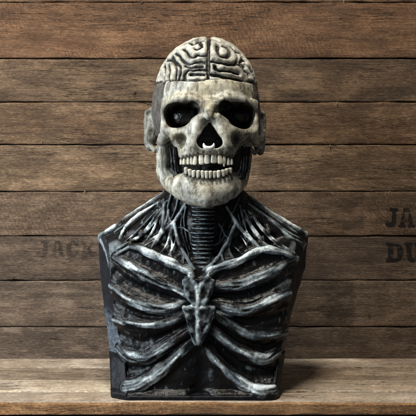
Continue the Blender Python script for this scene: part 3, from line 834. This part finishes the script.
# teeth
def tooth(px, w, a, b, low):
    y = archy(px, low)
    zt, zb = P(px, a, y)[2], P(px, b, y)[2]
    x = P(px, 0, y)[0] + random.uniform(-.35, .35); zb += random.uniform(-.7, .7) if not low else 0; zt += random.uniform(-.7, .7) if low else 0
    k = (CAM_D + y) / FOC
    W, T, H = w * k * 0.5 * 1.02, 3.6, (zt - zb)
    nu, nv = 20, 14
    ang = math.atan((archy(px + .5, low) - archy(px - .5, low)) / k)
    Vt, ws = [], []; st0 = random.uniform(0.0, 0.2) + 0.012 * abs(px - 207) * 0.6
    j0 = random.uniform(-0.10, 0.10); y += random.uniform(-0.7, 0.7); ang += random.uniform(-0.2, 0.2); ca, sa = math.cos(ang), math.sin(ang)
    for j in range(nv + 1):
        t = j / nv                       # 0 at the root, 1 at the biting edge
        s = t if not low else 1 - t
        prof = (0.74 + 0.30 * math.sin(min(1, t * 1.35) * math.pi / 2)) * (1 if t < 0.86 else math.sqrt(max(0, 1 - ((t - 0.86) / 0.145) ** 2)) * 0.9 + 0.1)
        if w < 5 and not low and px > 222 and px < 228 and t > 0.4:
            prof *= 1 - 0.75 * (t - 0.4) / 0.6
        z = zt - H * s
        for i in range(nu):
            th = 2 * math.pi * i / nu
            c, sn = math.cos(th), math.sin(th)
            e = 0.7
            lx = W * prof * math.copysign(abs(c) ** e, c)
            ly = T * (0.55 + 0.45 * prof) * math.copysign(abs(sn) ** e, sn) + 1.6 * (t - 0.4) * (-0.5)
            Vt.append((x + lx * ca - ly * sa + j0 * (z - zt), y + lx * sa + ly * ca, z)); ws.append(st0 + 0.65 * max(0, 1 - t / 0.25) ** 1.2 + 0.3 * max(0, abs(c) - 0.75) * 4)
    Qs = [[j * nu + i, j * nu + (i + 1) % nu, (j + 1) * nu + (i + 1) % nu, (j + 1) * nu + i] for j in range(nv) for i in range(nu)]
    Qs.append(list(range(nu))[::-1]); Qs.append([nv * nu + i for i in range(nu)])
    if low:
        Qs = [q[::-1] for q in Qs]
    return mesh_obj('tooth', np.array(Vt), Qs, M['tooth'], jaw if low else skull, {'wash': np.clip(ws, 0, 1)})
for a in UP: tooth(*a, False)
for a in LO: tooth(*a, True)

# septum ring: a fat crescent hanging in the nose opening
def ring():
    cx, cy, cz = P(208.8, 143.8, -93)
    n, nu = 40, 14
    Vr = []
    for j in range(n + 1):
        a = math.radians(-188 + 196 * j / n) - math.radians(0)
        t = j / n
        r = 0.9 + 3.2 * math.sin(math.pi * t) ** 0.9
        R = 7.8
        c = (cx + R * math.cos(a), cy - 1.5 * math.sin(math.pi * t), cz + R * 0.95 * math.sin(a))
        for i in range(nu):
            b = 2 * math.pi * i / nu
            Vr.append((c[0] + r * math.cos(b) * math.cos(a), c[1] + r * math.sin(b), c[2] + r * math.cos(b) * math.sin(a)))
    Qs = [[j * nu + i, j * nu + (i + 1) % nu, (j + 1) * nu + (i + 1) % nu, (j + 1) * nu + i] for j in range(n) for i in range(nu)]
    Qs.append(list(range(nu))[::-1]); Qs.append([n * nu + i for i in range(nu)])
    mesh_obj('nose_ring', np.array(Vr), Qs, M['ring'], skull)
ring()

# ---------------------------------------------------------------- brain
BC, BR = np.array(P(206.5, 92, 18)), np.array([84.0, 90.0, 91.0])
def on_brain(px, py):
    d0 = np.array(P(px, py, 0)) - np.array([0, -CAM_D, CAM_Z]); o = (np.array([0, -CAM_D, CAM_Z]) - BC) / BR; d = d0 / BR
    A, B_, Cc = d @ d, 2 * o @ d, o @ o - 1
    q = B_ * B_ - 4 * A * Cc
    t = (-B_ - math.sqrt(max(q, 0))) / (2 * A)
    return np.array([0, -CAM_D, CAM_Z]) + d0 * t
LG = lambda pts: [(140 + x / 5.94, 30 + y / 5.94) for x, y in pts]
RG = lambda pts: [(200 + x / 5.94, 30 + y / 5.94) for x, y in pts]
GROOVES = [LG([(414, 42), (408, 80), (404, 140), (402, 200), (405, 250), (404, 300)])]
GROOVES += [LG(g) for g in (
    [(385, 62), (352, 62), (320, 84), (290, 72), (262, 88)], [(352, 62), (366, 92), (345, 112), (322, 104)],
    [(250, 105), (278, 128), (305, 158), (350, 146), (404, 150)], [(205, 130), (232, 150), (258, 186), (300, 198), (350, 184), (385, 190)],
    [(404, 238), (330, 236), (285, 236), (262, 262), (258, 300)], [(300, 262), (385, 266)],
    [(180, 150), (205, 185), (236, 215), (238, 250), (225, 300)], [(150, 180), (185, 172), (205, 196), (212, 240), (206, 300)],
    [(168, 205), (172, 250), (168, 300)], [(128, 200), (145, 222), (142, 300)], [(108, 230), (118, 262), (112, 300)], [(150, 150), (190, 120), (240, 78), (300, 50)],
    [(270, 212), (310, 222), (370, 214)])]
GROOVES += [RG(g) for g in (
    [(62, 185), (110, 190), (180, 200), (216, 196), (226, 160), (205, 120), (165, 86), (100, 62), (72, 50)], [(106, 92), (110, 145), (165, 156), (176, 118), (140, 100)],
    [(92, 214), (104, 236), (170, 244), (232, 262)], [(62, 262), (110, 268), (190, 286), (250, 300)], [(216, 196), (255, 222), (285, 262), (300, 310)],
    [(205, 120), (240, 140), (262, 175), (280, 205), (310, 255), (326, 300)], [(165, 70), (220, 98), (268, 140), (305, 190), (330, 245)], [(240, 190), (262, 214), (270, 240)],
    [(262, 175), (246, 186), (240, 196)])]
G3 = []
for g in GROOVES:
    s = spline(g, 4); s = s + np.convolve(rng.normal(size=2 * len(s) + 8), np.ones(4) / 4, 'valid')[:2 * len(s)].reshape(-1, 2) * 0.5
    pts = np.array([on_brain(a, b) for a, b in s])
    G3.append(pts)
    m = pts.copy(); m[:, 1] = 2 * BC[1] - m[:, 1]                # the folds go on over the back of the brain
    G3.append(m)
th = np.linspace(0.25, math.pi - 0.25, 24)
G3.append(np.stack([np.full(24, BC[0] + 3.5), BC[1] - BR[1] * np.cos(th), BC[2] + BR[2] * np.sin(th)], 1))
def groove_d(p):
    q = (p - BC.astype(F32)) / BR.astype(F32)
    p = (BC + q / (np.linalg.norm(q, axis=1)[:, None] + 1e-6) * BR).astype(F32)
    d = np.full(len(p), BIG, F32)
    for g in G3:
        d = np.minimum(d, chain(p, g, 0.0, margin=14))
    return d
def brain(p):
    d = ell(p, BC, BR)
    g = groove_d(p)
    d = d + (6.5 * np.exp(-(g / 3.3) ** 2)).astype(F32) - 1.0
    return smax(d, RIMZ - 12 - p[:, 2], 1)
V, Q = polygonize(brain, (-96, -84, RIMZ - 18), (94, 118, 590), 1.1)
g = groove_d(V)
wash = np.maximum(np.exp(-(g / 2.7) ** 2), 0.22 + 0.3 * fbm(V, 15, 3, 51) - 0.1)
wash = np.maximum(wash, 0.6 * sstep(RIMZ + 5, RIMZ + 0, V[:, 2]))
NB = vnormals(V, Q)
V = (V + NB * (fbm(V, 12, 3, 61) * 1.1)[:, None]).astype(F32)
mesh_obj('brain', V, Q, M['brain'], bust, {'wash': wash}, vnormals(V, Q))

# =================================================================== WALL AND SHELF
def mat_wood(name, dark, light, warm, seed, sx=1.0, saw=0.0, stains=(), rough=0.75, spec=0.25, ends=()):
    """weathered board: grain along x"""
    t = NT(name)
    L = (seed * 3.7, seed * 1.3, seed * 2.1)
    wob = t.noise(3.0, 3, vec=t.map((1, 1, 2.5), L))
    v = t.n('ShaderNodeVectorMath', operation='ADD')
    t.l(t.co, v.inputs[0]); cx = t.n('ShaderNodeCombineXYZ'); t.l(t.math('MULTIPLY', wob, 0.035), cx.inputs[2]); t.l(cx.outputs[0], v.inputs[1])
    wv = v.outputs[0]
    g1 = t.noise(9 * sx, 6, 0.65, vec=t.map((1, 5, 12), L, src=wv))
    g2 = t.noise(30 * sx, 5, 0.7, vec=t.map((0.5, 8, 22), L, src=wv))
    g3 = t.noise(330, 5, 0.75, vec=t.map((0.45, 1, 1.9), L))
    big = t.noise(5, 7, 0.72, vec=t.map((0.8, 1, 2.2), L))
    mott = t.noise(16, 8, 0.78, vec=t.map((0.55, 1, 1.5), (L[2], L[0], L[1])))
    col = t.mix(t.ramp(g1, [(0.32, 0), (0.68, 1)]), dark, light)
    col = t.mix(t.math('MULTIPLY', t.ramp(big, [(0.40, 0), (0.66, 1)]), 0.75), col, warm)
    col = t.mix(t.math('MULTIPLY', t.ramp(g2, [(0.50, 0), (0.68, 1)]), 0.55), col, tuple(x * 0.45 for x in dark))
    col = t.mix(t.math('MULTIPLY', t.ramp(g3, [(0.44, 0), (0.60, 1)]), 0.60), col, tuple(x * 0.5 for x in dark))
    col = t.mix(t.math('MULTIPLY', t.ramp(g3, [(0.32, 1), (0.45, 0)]), 0.42), col, tuple(min(1, x * 1.5) for x in light))
    col = t.mix(t.math('MULTIPLY', t.ramp(mott, [(0.46, 0), (0.62, 1)]), 0.62), col, tuple(x * 0.55 for x in dark))
    col = t.mix(t.math('MULTIPLY', t.ramp(mott, [(0.32, 1), (0.47, 0)]), 0.45), col, tuple(min(1, x * 1.35) for x in light))
    pat = t.noise(6, 6, 0.72, vec=t.map((0.7, 1, 3.4), (L[1], L[2], L[0])), dist=0.8)
    col = t.mix(t.math('MULTIPLY', t.ramp(pat, [(0.52, 0), (0.57, 1)]), 0.25), col, tuple(x * 0.42 for x in dark))
    spot = t.ramp(t.noise(34, 5, 0.7, vec=t.map((0.6, 1, 1.6), (L[1], L[0], 4))), [(0.60, 0), (0.70, 1)])
    col = t.mix(t.math('MULTIPLY', spot, 0.55), col, tuple(x * 0.35 for x in dark))
    h = t.math('ADD', t.math('MULTIPLY', g2, 1.1), t.math('ADD', t.math('MULTIPLY', g3, 0.8), t.math('MULTIPLY', g1, 0.5)))
    if saw:
        w = t.n('ShaderNodeTexWave', wave_type='BANDS', bands_direction='X')
        t.l(t.map((1, 1, 1), rot=(0, math.radians(28), 0), src=wv), w.inputs[0])
        w.inputs['Scale'].default_value = 44; w.inputs['Distortion'].default_value = 7.0; w.inputs['Detail'].default_value = 2; w.inputs['Detail Scale'].default_value = 2.0
        sw = t.math('MULTIPLY', w.outputs['Fac'], t.ramp(t.noise(6, 3, vec=t.map((1, 1, 2), (9, 2, L[0]))), [(0.42, 0), (0.62, 1)]))
        col = t.mix(t.math('MULTIPLY', sw, saw), col, tuple(x * 0.5 for x in dark))
        h = t.math('ADD', h, t.math('MULTIPLY', sw, 0.5))
    ck1 = t.noise(11, 4, 0.6, vec=t.map((0.5, 1, 9), (L[0], 2, L[1]), src=wv))
    ckm = t.ramp(t.noise(7, 3, vec=t.map((0.7, 1, 2.5), (L[1], 6, L[2]))), [(0.50, 0), (0.58, 1)])
    ckl = t.math('MULTIPLY', t.ramp(t.math('ABSOLUTE', t.math('SUBTRACT', ck1, 0.5)), [(0.0, 1), (0.012, 0)]), ckm)
    col = t.mix(t.math('MULTIPLY', ckl, 0.85), col, tuple(x * 0.16 for x in dark))
    h = t.math('SUBTRACT', h, t.math('MULTIPLY', ckl, 1.2))
    kn = t.n('ShaderNodeTexVoronoi', feature='F1'); t.l(t.map((1.6, 0.2, 4.6), (L[0] * 0.37, 0, L[1] * 0.61), src=wv), kn.inputs['Vector']); kn.inputs['Scale'].default_value = 1.5
    kr = t.ramp(kn.outputs[0], [(0.035, 1), (0.075, 0)])
    col = t.mix(t.math('MULTIPLY', kr, 0.8), col, tuple(x * 0.3 for x in dark))
    sep = t.n('ShaderNodeSeparateXYZ'); t.l(t.co, sep.inputs[0])
    for (x0, x1, soft, amt, tint) in stains:
        e1 = t.n('ShaderNodeMapRange', interpolation_type='SMOOTHSTEP'); t.l(sep.outputs[0], e1.inputs[0]); e1.inputs[1].default_value = x0 - soft; e1.inputs[2].default_value = x0 + soft
        e2 = t.n('ShaderNodeMapRange', interpolation_type='SMOOTHSTEP'); t.l(sep.outputs[0], e2.inputs[0]); e2.inputs[1].default_value = x1 - 0.004; e2.inputs[2].default_value = x1 + 0.004
        k = t.math('MULTIPLY', e1.outputs[0], t.math('SUBTRACT', 1.0, e2.outputs[0]))
        k = t.math('MULTIPLY', k, t.math('MULTIPLY', t.ramp(mott, [(0.38, 0.25), (0.58, 1)]), amt))
        col = t.mix(k, col, tint)
    t.bump(h, 0.8, 0.0024)
    return t.fin(col, t.ramp(g3, [(0.3, rough - 0.1), (0.7, rough + 0.1)]), spec)

WY = 203.0                                   # face of the wall
def board(name, x0, x1, z0, z1, yf, thick, mat, parent, seed, axis='wall', nx=260, amp=0.7, edge_amp=0.8):
    """a sawn board as a closed solid: worn edges, slightly wavy face. For axis 'top' the face looks up (z <-> depth)."""
    n2 = 14
    us = np.linspace(x0, x1, nx + 1)
    prof = [(0.0, 1.0), (0.0, 0.14)]                                    # (across 0..1 , fraction of thickness) round the section
    cs = np.concatenate([[0, 0.004, 0.018], np.linspace(0.05, 0.95, n2), [0.982, 0.996, 1.0]])
    dz = np.concatenate([[2.6, 0.8, 0.15], np.zeros(n2), [0.15, 0.8, 2.6]])
    m = len(cs)
    sec = [(0.0, thick)] + [(c, d) for c, d in zip(cs, dz)] + [(1.0, thick)]
    k = len(sec)
    X = np.repeat(us, k)
    Cc = np.tile([s[0] for s in sec], nx + 1); Dd = np.tile([s[1] for s in sec], nx + 1)
    pts = np.stack([X, np.full_like(X, seed * 31.7), Cc * (z1 - z0)], 1).astype(F32)
    wav = fbm(pts * np.array([0.25, 1, 1]), 22, 4, seed) * amp
    e0 = fbm(np.stack([X, np.full_like(X, seed * 7.1), np.zeros_like(X)], 1).astype(F32), 40, 4, seed + 3) * edge_amp
    e1 = fbm(np.stack([X, np.full_like(X, seed * 9.1 + 50), np.zeros_like(X)], 1).astype(F32), 40, 4, seed + 5) * edge_amp
    Z = z0 + e0 + (z1 + e1 - z0 - e0) * Cc
    Dp = yf + Dd + wav * (Dd < thick)
    Vb = np.stack([X, Dp, Z], 1)
    if axis == 'top':
        Vb = np.stack([X, Z, -Dp], 1)                                   # z0..z1 are depths, yf = -height
    Qb = [[i * k + j, (i + 1) * k + j, (i + 1) * k + j + 1, i * k + j + 1] for i in range(nx) for j in range(k - 1)]
    Qb += [[i * k + k - 1, (i + 1) * k + k - 1, (i + 1) * k, i * k] for i in range(nx)]
    Qb.append(list(range(k))); Qb.append([nx * k + j for j in range(k)][::-1])
    o = mesh_obj(name, Vb, Qb, mat, parent, smooth=False)
    import bmesh
    bm = bmesh.new(); bm.from_mesh(o.data); bmesh.ops.recalc_face_normals(bm, faces=bm.faces); bm.to_mesh(o.data); bm.free()
    for p in o.data.polygons:
        p.use_smooth = True
    o.data.set_sharp_from_angle(angle=math.radians(50))
    return o

wall = empty('plank_wall', 'weathered brown timber plank wall standing behind the bust and the shelf', 'wall')
rows = [-60, 2, 58.3, 102, 144.7, 191.5, 236, 280.7, 327, 372]
ZW = lambda r: P(0, r, WY)[2]
XW = lambda c: P(c, 0, WY)[0]
A, Bc = -640.0, 640.0
tones = [  # dark, light, warm
    ((0.106, 0.057, 0.031), (0.321, 0.189, 0.102), (0.209, 0.100, 0.046)),
    ((0.106, 0.055, 0.029), (0.321, 0.177, 0.091), (0.260, 0.122, 0.056)),
    ((0.099, 0.062, 0.038), (0.308, 0.200, 0.116), (0.185, 0.103, 0.053)),
    ((0.106, 0.062, 0.037), (0.358, 0.229, 0.130), (0.222, 0.120, 0.059)),
    ((0.123, 0.079, 0.046), (0.444, 0.297, 0.178), (0.271, 0.162, 0.087)),
    ((0.109, 0.071, 0.044), (0.351, 0.233, 0.148), (0.206, 0.123, 0.070)),
    ((0.090, 0.063, 0.046), (0.278, 0.197, 0.136), (0.170, 0.109, 0.069)),
    ((0.109, 0.077, 0.054), (0.375, 0.274, 0.192), (0.230, 0.152, 0.098)),
    ((0.097, 0.070, 0.051), (0.302, 0.222, 0.159), (0.182, 0.121, 0.082)),
]
DEP = [0, 0, 2.2, 1.0, 2.0, 0.8, 2.4, 0.6, 1.8]
blackish = (0.022, 0.017, 0.013)
for i in range(9):
    top, bot = rows[i], rows[i + 1]
    st = ()
    if i == 5: st = ((XW(318) / 1000, XW(364) / 1000, 0.03, 0.55, blackish),)
    if i == 7: st = ((XW(322) / 1000, XW(354.5) / 1000, 0.025, 0.6, blackish),)
    if i == 3: st = ((XW(100) / 1000, XW(130) / 1000, 0.01, 0.35, blackish), (XW(330) / 1000, XW(375) / 1000, 0.03, 0.3, blackish))
    if i == 2: st = ((XW(252) / 1000, XW(480) / 1000, 0.05, 0.3, blackish),)
    d, l, w = tones[i]
    mt = mat_wood('weathered_board_%s' % 'abcdefghi'[i], d, l, w, i + 1, saw=0.4 if i in (1, 5) else 0.0, stains=st)
    gap = 1.6
    board('plank', A, Bc, ZW(bot) + gap * 0.5, ZW(top) - gap * 0.5, WY + DEP[i], 18, mt, wall, i + 11)
def face_y(i, x, z):
    z0, z1 = ZW(rows[i + 1]) + 0.8, ZW(rows[i]) - 0.8
    p = np.stack([x, np.full_like(x, (i + 11) * 31.7), np.clip((z - z0) / (z1 - z0), 0, 1) * (z1 - z0)], 1).astype(F32)
    return WY + DEP[i] + fbm(p * np.array([0.25, 1, 1]), 22, 4, i + 11) * 0.7
def box(name, x0, x1, y0, y1, z0, z1, mat, parent):
    Vb = [(x, y, z) for x in (x0, x1) for y in (y0, y1) for z in (z0, z1)]
    Qb = [[0, 1, 3, 2], [4, 6, 7, 5], [0, 4, 5, 1], [2, 3, 7, 6], [0, 2, 6, 4], [1, 5, 7, 3]]
    return mesh_obj(name, Vb, Qb, mat, parent, smooth=False)
box('backing_board', A, Bc, WY + 21, WY + 30, ZW(372), ZW(-60), M['gap'], wall)
# nail heads and bent nail shanks
def nail(px, py, r, up=0.0):
    x, y, z = P(px, py, WY)
    n = 12
    Vn = []
    for (yy, rr) in ((0.8, 1.0), (-0.6, 1.0), (-1.1, 0.7)):
        Vn += [(x + r * rr * math.cos(2 * math.pi * k / n), y + yy, z + (r + up) * rr * math.sin(2 * math.pi * k / n)) for k in range(n)]
    Qn = [[a * n + k, a * n + (k + 1) % n, (a + 1) * n + (k + 1) % n, (a + 1) * n + k] for a in range(2) for k in range(n)]
    Qn.append([2 * n + k for k in range(n)])
    mesh_obj('nail', Vn, Qn, M['nail'] if not up else M['shank'], wall)
for a in ((142, 2.5, 2.4), (139.5, 51, 2.6), (134, 93, 3.0), (12, 279, 1.8)): nail(*a)
for a in ((337, 103.5, 0.7, 2.2), (330, 146, 0.7, 2.4), (344, 1, 0.7, 2.0), (48.5, 50, 0.8, 1.8), (85, 192, 0.8, 2.4), (42, 142, 0.6, 1.6), (390, 192, 0.6, 2.2)): nail(*a)

# stencilled letters: flat ink shapes laid on the planks
def mat_ink(name, wear, seed, alpha=0.85):
    t = NT(name)
    g = t.noise(300, 4, 0.7, vec=t.map((0.3, 1, 1.5), (seed, 0, 0)))
    g2 = t.noise(60, 3, 0.6, vec=t.map((0.6, 1, 1), (seed, 3, 0)))
    a = t.math('ADD', t.math('MULTIPLY', g, 0.6), t.math('MULTIPLY', g2, 0.4))
    m = t.ramp(a, [(wear, 1), (wear + 0.13, 0)])
    t.fin((0.014, 0.013, 0.014), 0.8, 0.2)
    tr = t.n('ShaderNodeBsdfTransparent'); mx = t.n('ShaderNodeMixShader')
    t.l(t.math('MULTIPLY', m, alpha), mx.inputs[0]); t.l(tr.outputs[0], mx.inputs[1]); t.l(t.b.outputs[0], mx.inputs[2]); t.l(mx.outputs[0], t.out.inputs[0])
    return t.m
GL = {  # letters as polygons on a unit box, holes cut by splitting into strips
    'J': [[(.35, .82), (.35, 1), (1, 1), (1, .82)], [(.52, .82), (.86, .82), (.86, .26), (.52, .30)], [(.0, .34), (.30, .34), (.32, .22), (.52, .30), (.86, .26), (.74, .06), (.50, 0), (.22, .02), (.04, .14)]],
    'A': [[(.30, 1), (.66, 1), (.60, .80), (.38, .80)], [(.38, .80), (.30, 1), (.06, .16), (.34, .16)], [(.66, 1), (.60, .80), (.62, .16), (.94, .16)], [(.30, .28), (.70, .28), (.66, .44), (.34, .44)], [(-.04, 0), (-.04, .16), (.42, .16), (.42, 0)], [(.56, 0), (.56, .16), (1.04, .16), (1.04, 0)]],
    'D': [[(0, 0), (0, .18), (.12, .18), (.12, .82), (0, .82), (0, 1), (.44, 1), (.44, 0)], [(.44, 1), (.62, 1), (.86, .88), (1, .64), (1, .36), (.86, .12), (.62, 0), (.44, 0), (.44, .2), (.58, .22), (.66, .36), (.66, .64), (.58, .78), (.44, .8)]],
    'U': [[(0, .82), (0, 1), (.48, 1), (.48, .82), (.40, .82), (.40, .34), (.10, .34), (.10, .82)], [(.56, .82), (.56, 1), (1.02, 1), (1.02, .82), (.92, .82), (.92, .34), (.64, .34), (.64, .82)], [(.10, .34), (.40, .34), (.46, .22), (.58, .22), (.64, .34), (.92, .34), (.84, .10), (.64, 0), (.38, 0), (.18, .1)]],
    'C': [[(.96, .66), (.96, .96), (.84, .96), (.80, .90), (.60, 1), (.40, 1), (.14, .86), (0, .62), (0, .36), (.14, .12), (.40, 0), (.62, 0), (.86, .1), (1, .3), (.74, .36), (.62, .2), (.48, .2), (.38, .36), (.38, .64), (.48, .82), (.62, .80), (.74, .66)]],
    'K': [[(0, 0), (0, .18), (.10, .18), (.10, .82), (0, .82), (0, 1), (.50, 1), (.50, .82), (.42, .82), (.42, .18), (.50, .18), (.50, 0)], [(.42, .42), (.72, .82), (.62, .82), (.62, 1), (1.02, 1), (1.02, .82), (.94, .82), (.66, .46)], [(.42, .56), (.60, .62), (.94, .18), (1.04, .18), (1.04, 0), (.72, 0), (.42, .42)]],
    'O': [[(.5, 0), (.18, .1), (0, .36), (0, .64), (.18, .9), (.5, 1), (.5, .8), (.38, .68), (.38, .32), (.5, .2)], [(.5, 0), (.82, .1), (1, .36), (1, .64), (.82, .9), (.5, 1), (.5, .8), (.62, .68), (.62, .32), (.5, .2)]],
}
from mathutils.geometry import tessellate_polygon
def glyph(ch, px, py, w, h, mat, row):
    """ink lying on the face of one board: a finely divided letter that follows the board's waviness"""
    import bmesh
    bm = bmesh.new()
    for poly in GL[ch]:
        vs = []
        for (u, v) in poly:
            x, y, z = P(px + u * w, py + (1 - v) * h, WY)
            vs.append(bm.verts.new((x, 0, z)))
        for tri in tessellate_polygon([[Vector((u, v, 0)) for u, v in poly]]):
            bm.faces.new([vs[k] for k in tri])
    bmesh.ops.subdivide_edges(bm, edges=bm.edges[:], cuts=5, use_grid_fill=True)
    bmesh.ops.triangulate(bm, faces=bm.faces[:])
    bm.verts.index_update()
    Vg = np.array([v.co[:] for v in bm.verts], F32)
    Vg[:, 1] = face_y(row, Vg[:, 0], Vg[:, 2]) - 0.28
    Qg = []
    for f in bm.faces:
        q = [v.index for v in f.verts]
        e1 = Vg[q[1]] - Vg[q[0]]; e2 = Vg[q[2]] - Vg[q[0]]
        Qg.append(q[::-1] if np.cross(e1, e2)[1] > 0 else q)
    bm.free()
    return mesh_obj('stencilled_letter', Vg, Qg, mat, wall, smooth=True)
ink = mat_ink('black_stencil_ink', 0.50, 1.0, 0.75); faint = mat_ink('faded_stencil_ink', 0.47, 2.0, 0.34)
for ch, px, py, w, h in (('J', 385, 208, 13, 19.5), ('A', 399, 208, 15.5, 19.5), ('D', 386, 242.5, 17.5, 20), ('U', 405, 242.5, 17, 20)):
    glyph(ch, px, py, w, h, ink, 5 if py < 230 else 6)
for ch, px, py, w, h in (('C', 403, 229.6, 5.6, 4.8), ('O', 410, 229.6, 5.6, 4.8)):
    glyph(ch, px, py, w, h, faint, 5)
for k, ch in enumerate('JACK'):
    glyph(ch, 36 + k * 15, 240.5, 13, 17, faint, 6)

# shelf: four boards seen from above and the thick rounded front edge
shelf = empty('wooden_shelf', 'worn wooden shelf of pale grey and tan boards carrying the bust', 'shelf')
def DY(py):                                   # depth at which the shelf top shows on this photo row
    return FOC * CAM_Z / (py - HOR) - CAM_D
sh = [(357.5, 366.5), (366.5, 379.5), (379.5, 391.5), (391.5, 401.9)]
st_tone = [((0.349, 0.266, 0.193), (0.805, 0.663, 0.526), (0.563, 0.391, 0.238)), ((0.228, 0.163, 0.109), (0.591, 0.455, 0.333), (0.376, 0.248, 0.141)),
           ((0.403, 0.306, 0.211), (0.850, 0.702, 0.539), (0.645, 0.449, 0.256)), ((0.376, 0.293, 0.211), (0.712, 0.585, 0.461), (0.537, 0.377, 0.231))]
for i, (a, b) in enumerate(sh):
    y0, y1 = DY(b), DY(a)
    d, l, w = st_tone[i]
    mt = mat_wood('bleached_shelf_board_%s' % 'abcd'[i], d, l, w, i + 31, sx=1.0, rough=0.6, spec=0.3)
    # swap axes: grain noise uses z across the board, the shelf needs y
    for nd in mt.node_tree.nodes:
        if nd.type == 'MAPPING':
            s = nd.inputs[3].default_value; nd.inputs[3].default_value = (s[0], s[2] * 0.5, s[1])
    board('shelf_board', A, Bc, y0 + 2.2, y1 - 2.2, (1.2, 2.2, 0.0, 0.6)[i], 20, mt, shelf, i + 41, axis='top', amp=0.35, edge_amp=0.6)
et = mat_wood('orange_brown_edge', (0.228, 0.114, 0.050), (0.624, 0.360, 0.168), (0.528, 0.252, 0.090), 51, rough=0.65, saw=0.2)
board('front_edge', A, Bc, -17, -0.6, DY(401.9) - 0.5 - 9, 8.5, et, shelf, 57, amp=0.9, edge_amp=1.1)
box('under_board', A, Bc, DY(401.9) + 2, 60, -60, -21, M['gap'], shelf)

# =================================================================== LIGHT, CAMERA
def area(name, loc, target, size, power, col, sy=None):
    l = bpy.data.lights.new(name, 'AREA'); l.energy = power; l.color = col; l.size = size
    if sy: l.shape = 'RECTANGLE'; l.size_y = sy
    o = bpy.data.objects.new(name, l); C.objects.link(o)
    o.location = loc
    o.rotation_euler = (Vector(target) - Vector(loc)).to_track_quat('-Z', 'Y').to_euler()
    return o
area('ceiling_lamp', (-0.14, -0.50, 1.70), (-0.03, 0.0, 0.25), 0.36, 27, (1.0, 0.93, 0.82))
area('window_light', (-1.05, -0.50, 0.62), (-0.08, 0.08, 0.25), 0.6, 22, (0.84, 0.92, 1.0), 0.9)
w = bpy.data.worlds.new('World'); bpy.context.scene.world = w; w.use_nodes = True
bg = w.node_tree.nodes.get('Background') or w.node_tree.nodes.new('ShaderNodeBackground')
bg.inputs[0].default_value = (0.62, 0.64, 0.68, 1); bg.inputs[1].default_value = 0.12

cd = bpy.data.cameras.new('camera'); cam = bpy.data.objects.new('camera', cd); C.objects.link(cam)
cam.location = (0, -CAM_D / 1000, CAM_Z / 1000); cam.rotation_euler = (math.pi / 2, 0, 0)
cd.sensor_width = 36; cd.lens = FOC / 416 * 36
cd.shift_y = (HOR - 208) / 416.0
cd.clip_start = 0.05; cd.clip_end = 50
sc = bpy.context.scene
sc.camera = cam
sc.view_settings.view_transform = 'Standard'; sc.view_settings.look = 'None'
sc.view_settings.exposure = 0; sc.view_settings.gamma = 1
sc.render.engine = 'CYCLES'
sc.cycles.use_denoising = True
